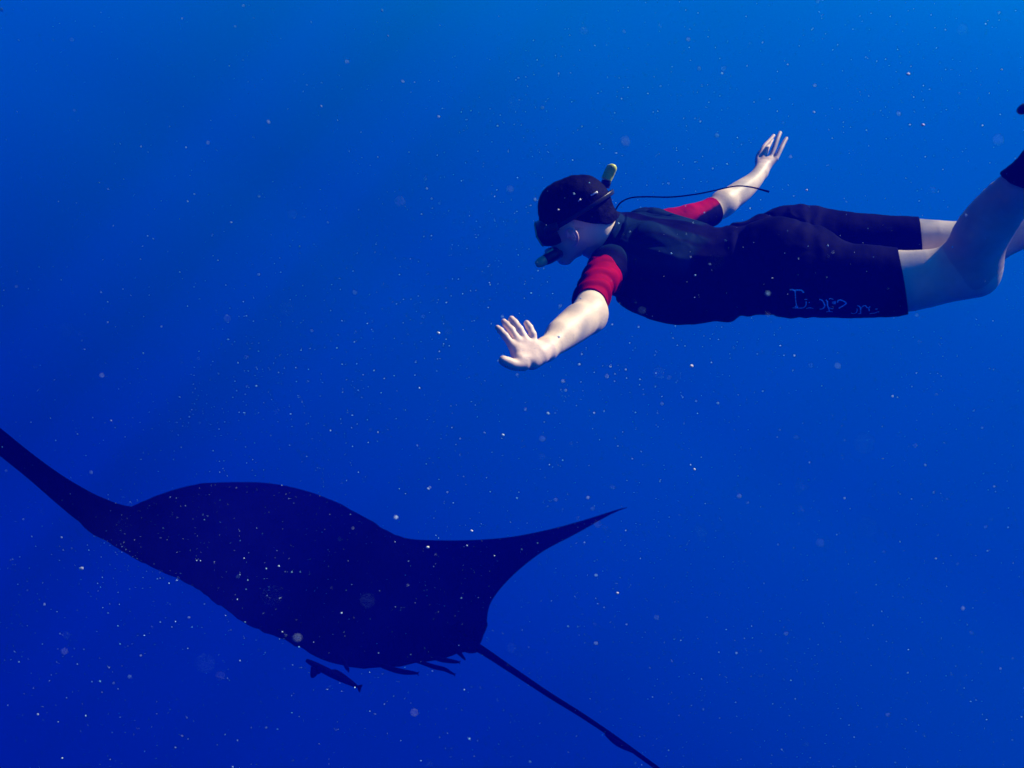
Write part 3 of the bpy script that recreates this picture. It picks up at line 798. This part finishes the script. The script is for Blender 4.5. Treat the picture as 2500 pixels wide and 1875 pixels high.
remora('remora under the manta with its long tail bent down near the pelvic fin', [(1000, 1610, 3.68), (1030, 1618, 3.66), (1060, 1628, 3.65), (1085, 1634, 3.64), (1100, 1642, 3.63), (1110, 1647, 3.62)],  .010, .010, fins=False)
remora('short remora tucked above another with only its tail end clear of the manta', [(1040, 1600, 3.70), (1060, 1606, 3.69), (1080, 1611, 3.68), (1100, 1614, 3.67), (1115, 1616, 3.66), (1122, 1617, 3.66)],   .0105, .010, fins=False)
remora('thin pointed remora sticking out closest to the tail root of the manta', [(1085, 1560, 3.76), (1100, 1572, 3.74), (1112, 1584, 3.73), (1122, 1595, 3.72), (1130, 1604, 3.71), (1136, 1611, 3.71)],  .011, 0, fins=False)
remora('small remora clinging along the thin tail of the manta', [(1478, 1792, 3.55), (1495, 1806, 3.53), (1510, 1816, 3.52), (1525, 1824, 3.51), (1540, 1832, 3.50), (1556, 1842, 3.49)], .0125, 0, fins=False)
remora('small remora with only its nose showing at the left of the manta lower edge', [(690, 1545, 3.72), (704, 1556, 3.69), (716, 1566, 3.67), (724, 1572, 3.66), (732, 1570, 3.66), (745, 1565, 3.67)],  .013, 0, fins=False)
remora('tiny remora whose fin pokes down from the middle of the manta belly edge', [(830, 1600, 3.70), (838, 1612, 3.68), (844, 1624, 3.67), (848, 1632, 3.66), (850, 1635, 3.66), (851, 1641, 3.66)], .010, 0, fins=False)

# ------------------------------------------------------------------ marine snow
ico = bmesh.new(); bmesh.ops.create_icosphere(ico, subdivisions=1, radius=1)
IV = np.array([v.co[:] for v in ico.verts]); IF = np.array([[v.index for v in f.verts] for f in ico.faces]); ico.free()
oct_v = np.array([(1, 0, 0), (-1, 0, 0), (0, 1, 0), (0, -1, 0), (0, 0, 1), (0, 0, -1)], float)
oct_f = np.array([(0, 2, 4), (2, 1, 4), (1, 3, 4), (3, 0, 4), (2, 0, 5), (1, 2, 5), (3, 1, 5), (0, 3, 5)])
rng = np.random.default_rng(11)
def scatter(n, lo, hi, med, sig, big):
    C = rng.uniform(lo, hi, (n, 3)); r = med * np.exp(rng.normal(0, sig, n)); r = np.minimum(r, big); return C, r
C1, r1 = scatter(75000, (-4.5, .35, -6.2), (4.5, 6.0, -.2), .00050, .60, .0020)
kp_ = (C1[:, 0] > -.35) | (rng.random(len(C1)) < .5); C1 = C1[kp_]; r1 = r1[kp_]
# clumpier where the water is stirred
C2 = []
for _ in range(170):
    c = np.array([rng.uniform(-1.6, 2.0), rng.uniform(.8, 3.8), rng.uniform(-3.2, -.4)])
    C2.append(c + rng.normal(0, rng.uniform(.06, .30), (int(rng.integers(12, 60)), 3)))
C2 = np.concatenate(C2); r2 = np.minimum(.00062 * np.exp(rng.normal(0, .55, len(C2))), .002)
# close to the lens: out-of-focus discs
D3 = rng.uniform(.22, .9, 50); px3 = rng.uniform(0, 2500, 50); py3 = rng.uniform(0, 1875, 50)
C3_ = np.array([W(a, b, d)[:] for a, b, d in zip(px3, py3, D3)]); r3 = rng.uniform(.00018, .00045, 50)
Cc = np.concatenate([C1, C2, C3_]); rr = np.concatenate([r1, r2, r3]); n = len(Cc)
# keep them out of the swimmer and the manta
d_ = field(Cc, PR); Cc = Cc[d_ > .015]; rr = rr[d_ > .015]; n = len(Cc)
sc = rng.uniform(.6, 1.5, (n, 1, 3)); V = oct_v[None] * sc * rr[:, None, None] * (1 + rng.uniform(-.25, .25, (n, 6, 1))) + Cc[:, None, :]
F = oct_f[None] + (np.arange(n) * 6)[:, None, None]
me = bpy.data.meshes.new('marine_snow'); nv, nf = n * 6, n * 8
me.vertices.add(nv); me.vertices.foreach_set('co', V.reshape(-1).astype(np.float32))
me.loops.add(nf * 3); me.loops.foreach_set('vertex_index', F.reshape(-1).astype(np.int32))
me.polygons.add(nf); me.polygons.foreach_set('loop_start', np.arange(0, nf * 3, 3, dtype=np.int32)); me.polygons.foreach_set('loop_total', np.full(nf, 3, dtype=np.int32))
me.update(calc_edges=True); me.validate()
tag(link('marine_snow', me, M['snow'], smooth=False), 'countless tiny pale specks of plankton drifting through the blue water', None, kind='stuff')

# the few specks that stand out one by one
SP_ = [(1969, 464, 2.3, 6, 'small peach coloured speck drifting right of the outstretched far forearm'),
       (2217, 181, 1.6, 8, 'faint lilac speck high above the snorkeller legs near the right edge'),
       (2445, 170, 1.9, 5, 'little whitish speck in the upper right corner water'),
       (1688, 894, 1.7, 9, 'round lilac speck hanging below the snorkeller belly'),
       (1695, 1146, 2.0, 7, 'lumpy pinkish speck in open water above the manta right wing tip'),
       (2155, 1120, 2.2, 5, 'single bright white speck alone in the water right of the manta'),
       (198, 1388, 1.8, 11, 'clear jelly like blob drifting below the manta left wing'),
       (150, 1312, 2.1, 5, 'tiny white speck just above the clear blob below the left wing'),
       (271, 1027, 2.0, 5, 'bright cream speck floating above the manta left wing'),
       (1507, 1448, 2.0, 7, 'pale speck between the manta right wing and its tail'),
       (1044, 1336, 2.3, 8, 'fuzzy pale speck in front of the root of the manta right wing'),
       (1151, 1296, 2.1, 7, 'cluster of bright crumbs just above the front edge of the manta right wing'),
       (1228, 1062, 1.9, 7, 'cyan speck midway between the near hand and the manta'),
       (1070, 813, 1.8, 9, 'faint blue speck left of the snorkeller near hand'),
       (1688, 1213, 2.2, 5, 'small hard white speck right of the manta wing tip'),
       (1363, 512, 2.2, 5, 'white speck floating in front of the snorkeller dark hair'),
       (2253, 305, 1.9, 8, 'pink wispy speck above the snorkeller knees')]
for px, py, D, sz, lab in SP_:
    r = sz * .42 / FPX * D
    bm = bmesh.new(); bmesh.ops.create_icosphere(bm, subdivisions=2, radius=r)
    for v in bm.verts: v.co *= 1 + .55 * noise.noise(v.co / r * 1.6 + Vector((px, py, 0)))
    bmesh.ops.scale(bm, verts=bm.verts, vec=(1.15, .9, .85))
    o = bm_link('plankton_speck', bm, M['snow_bright'] if 'cyan' not in lab and 'blue' not in lab else M['snow']); o.location = W(px, py, D)
    tag(o, lab, 'speck', 'larger specks drifting in the water')
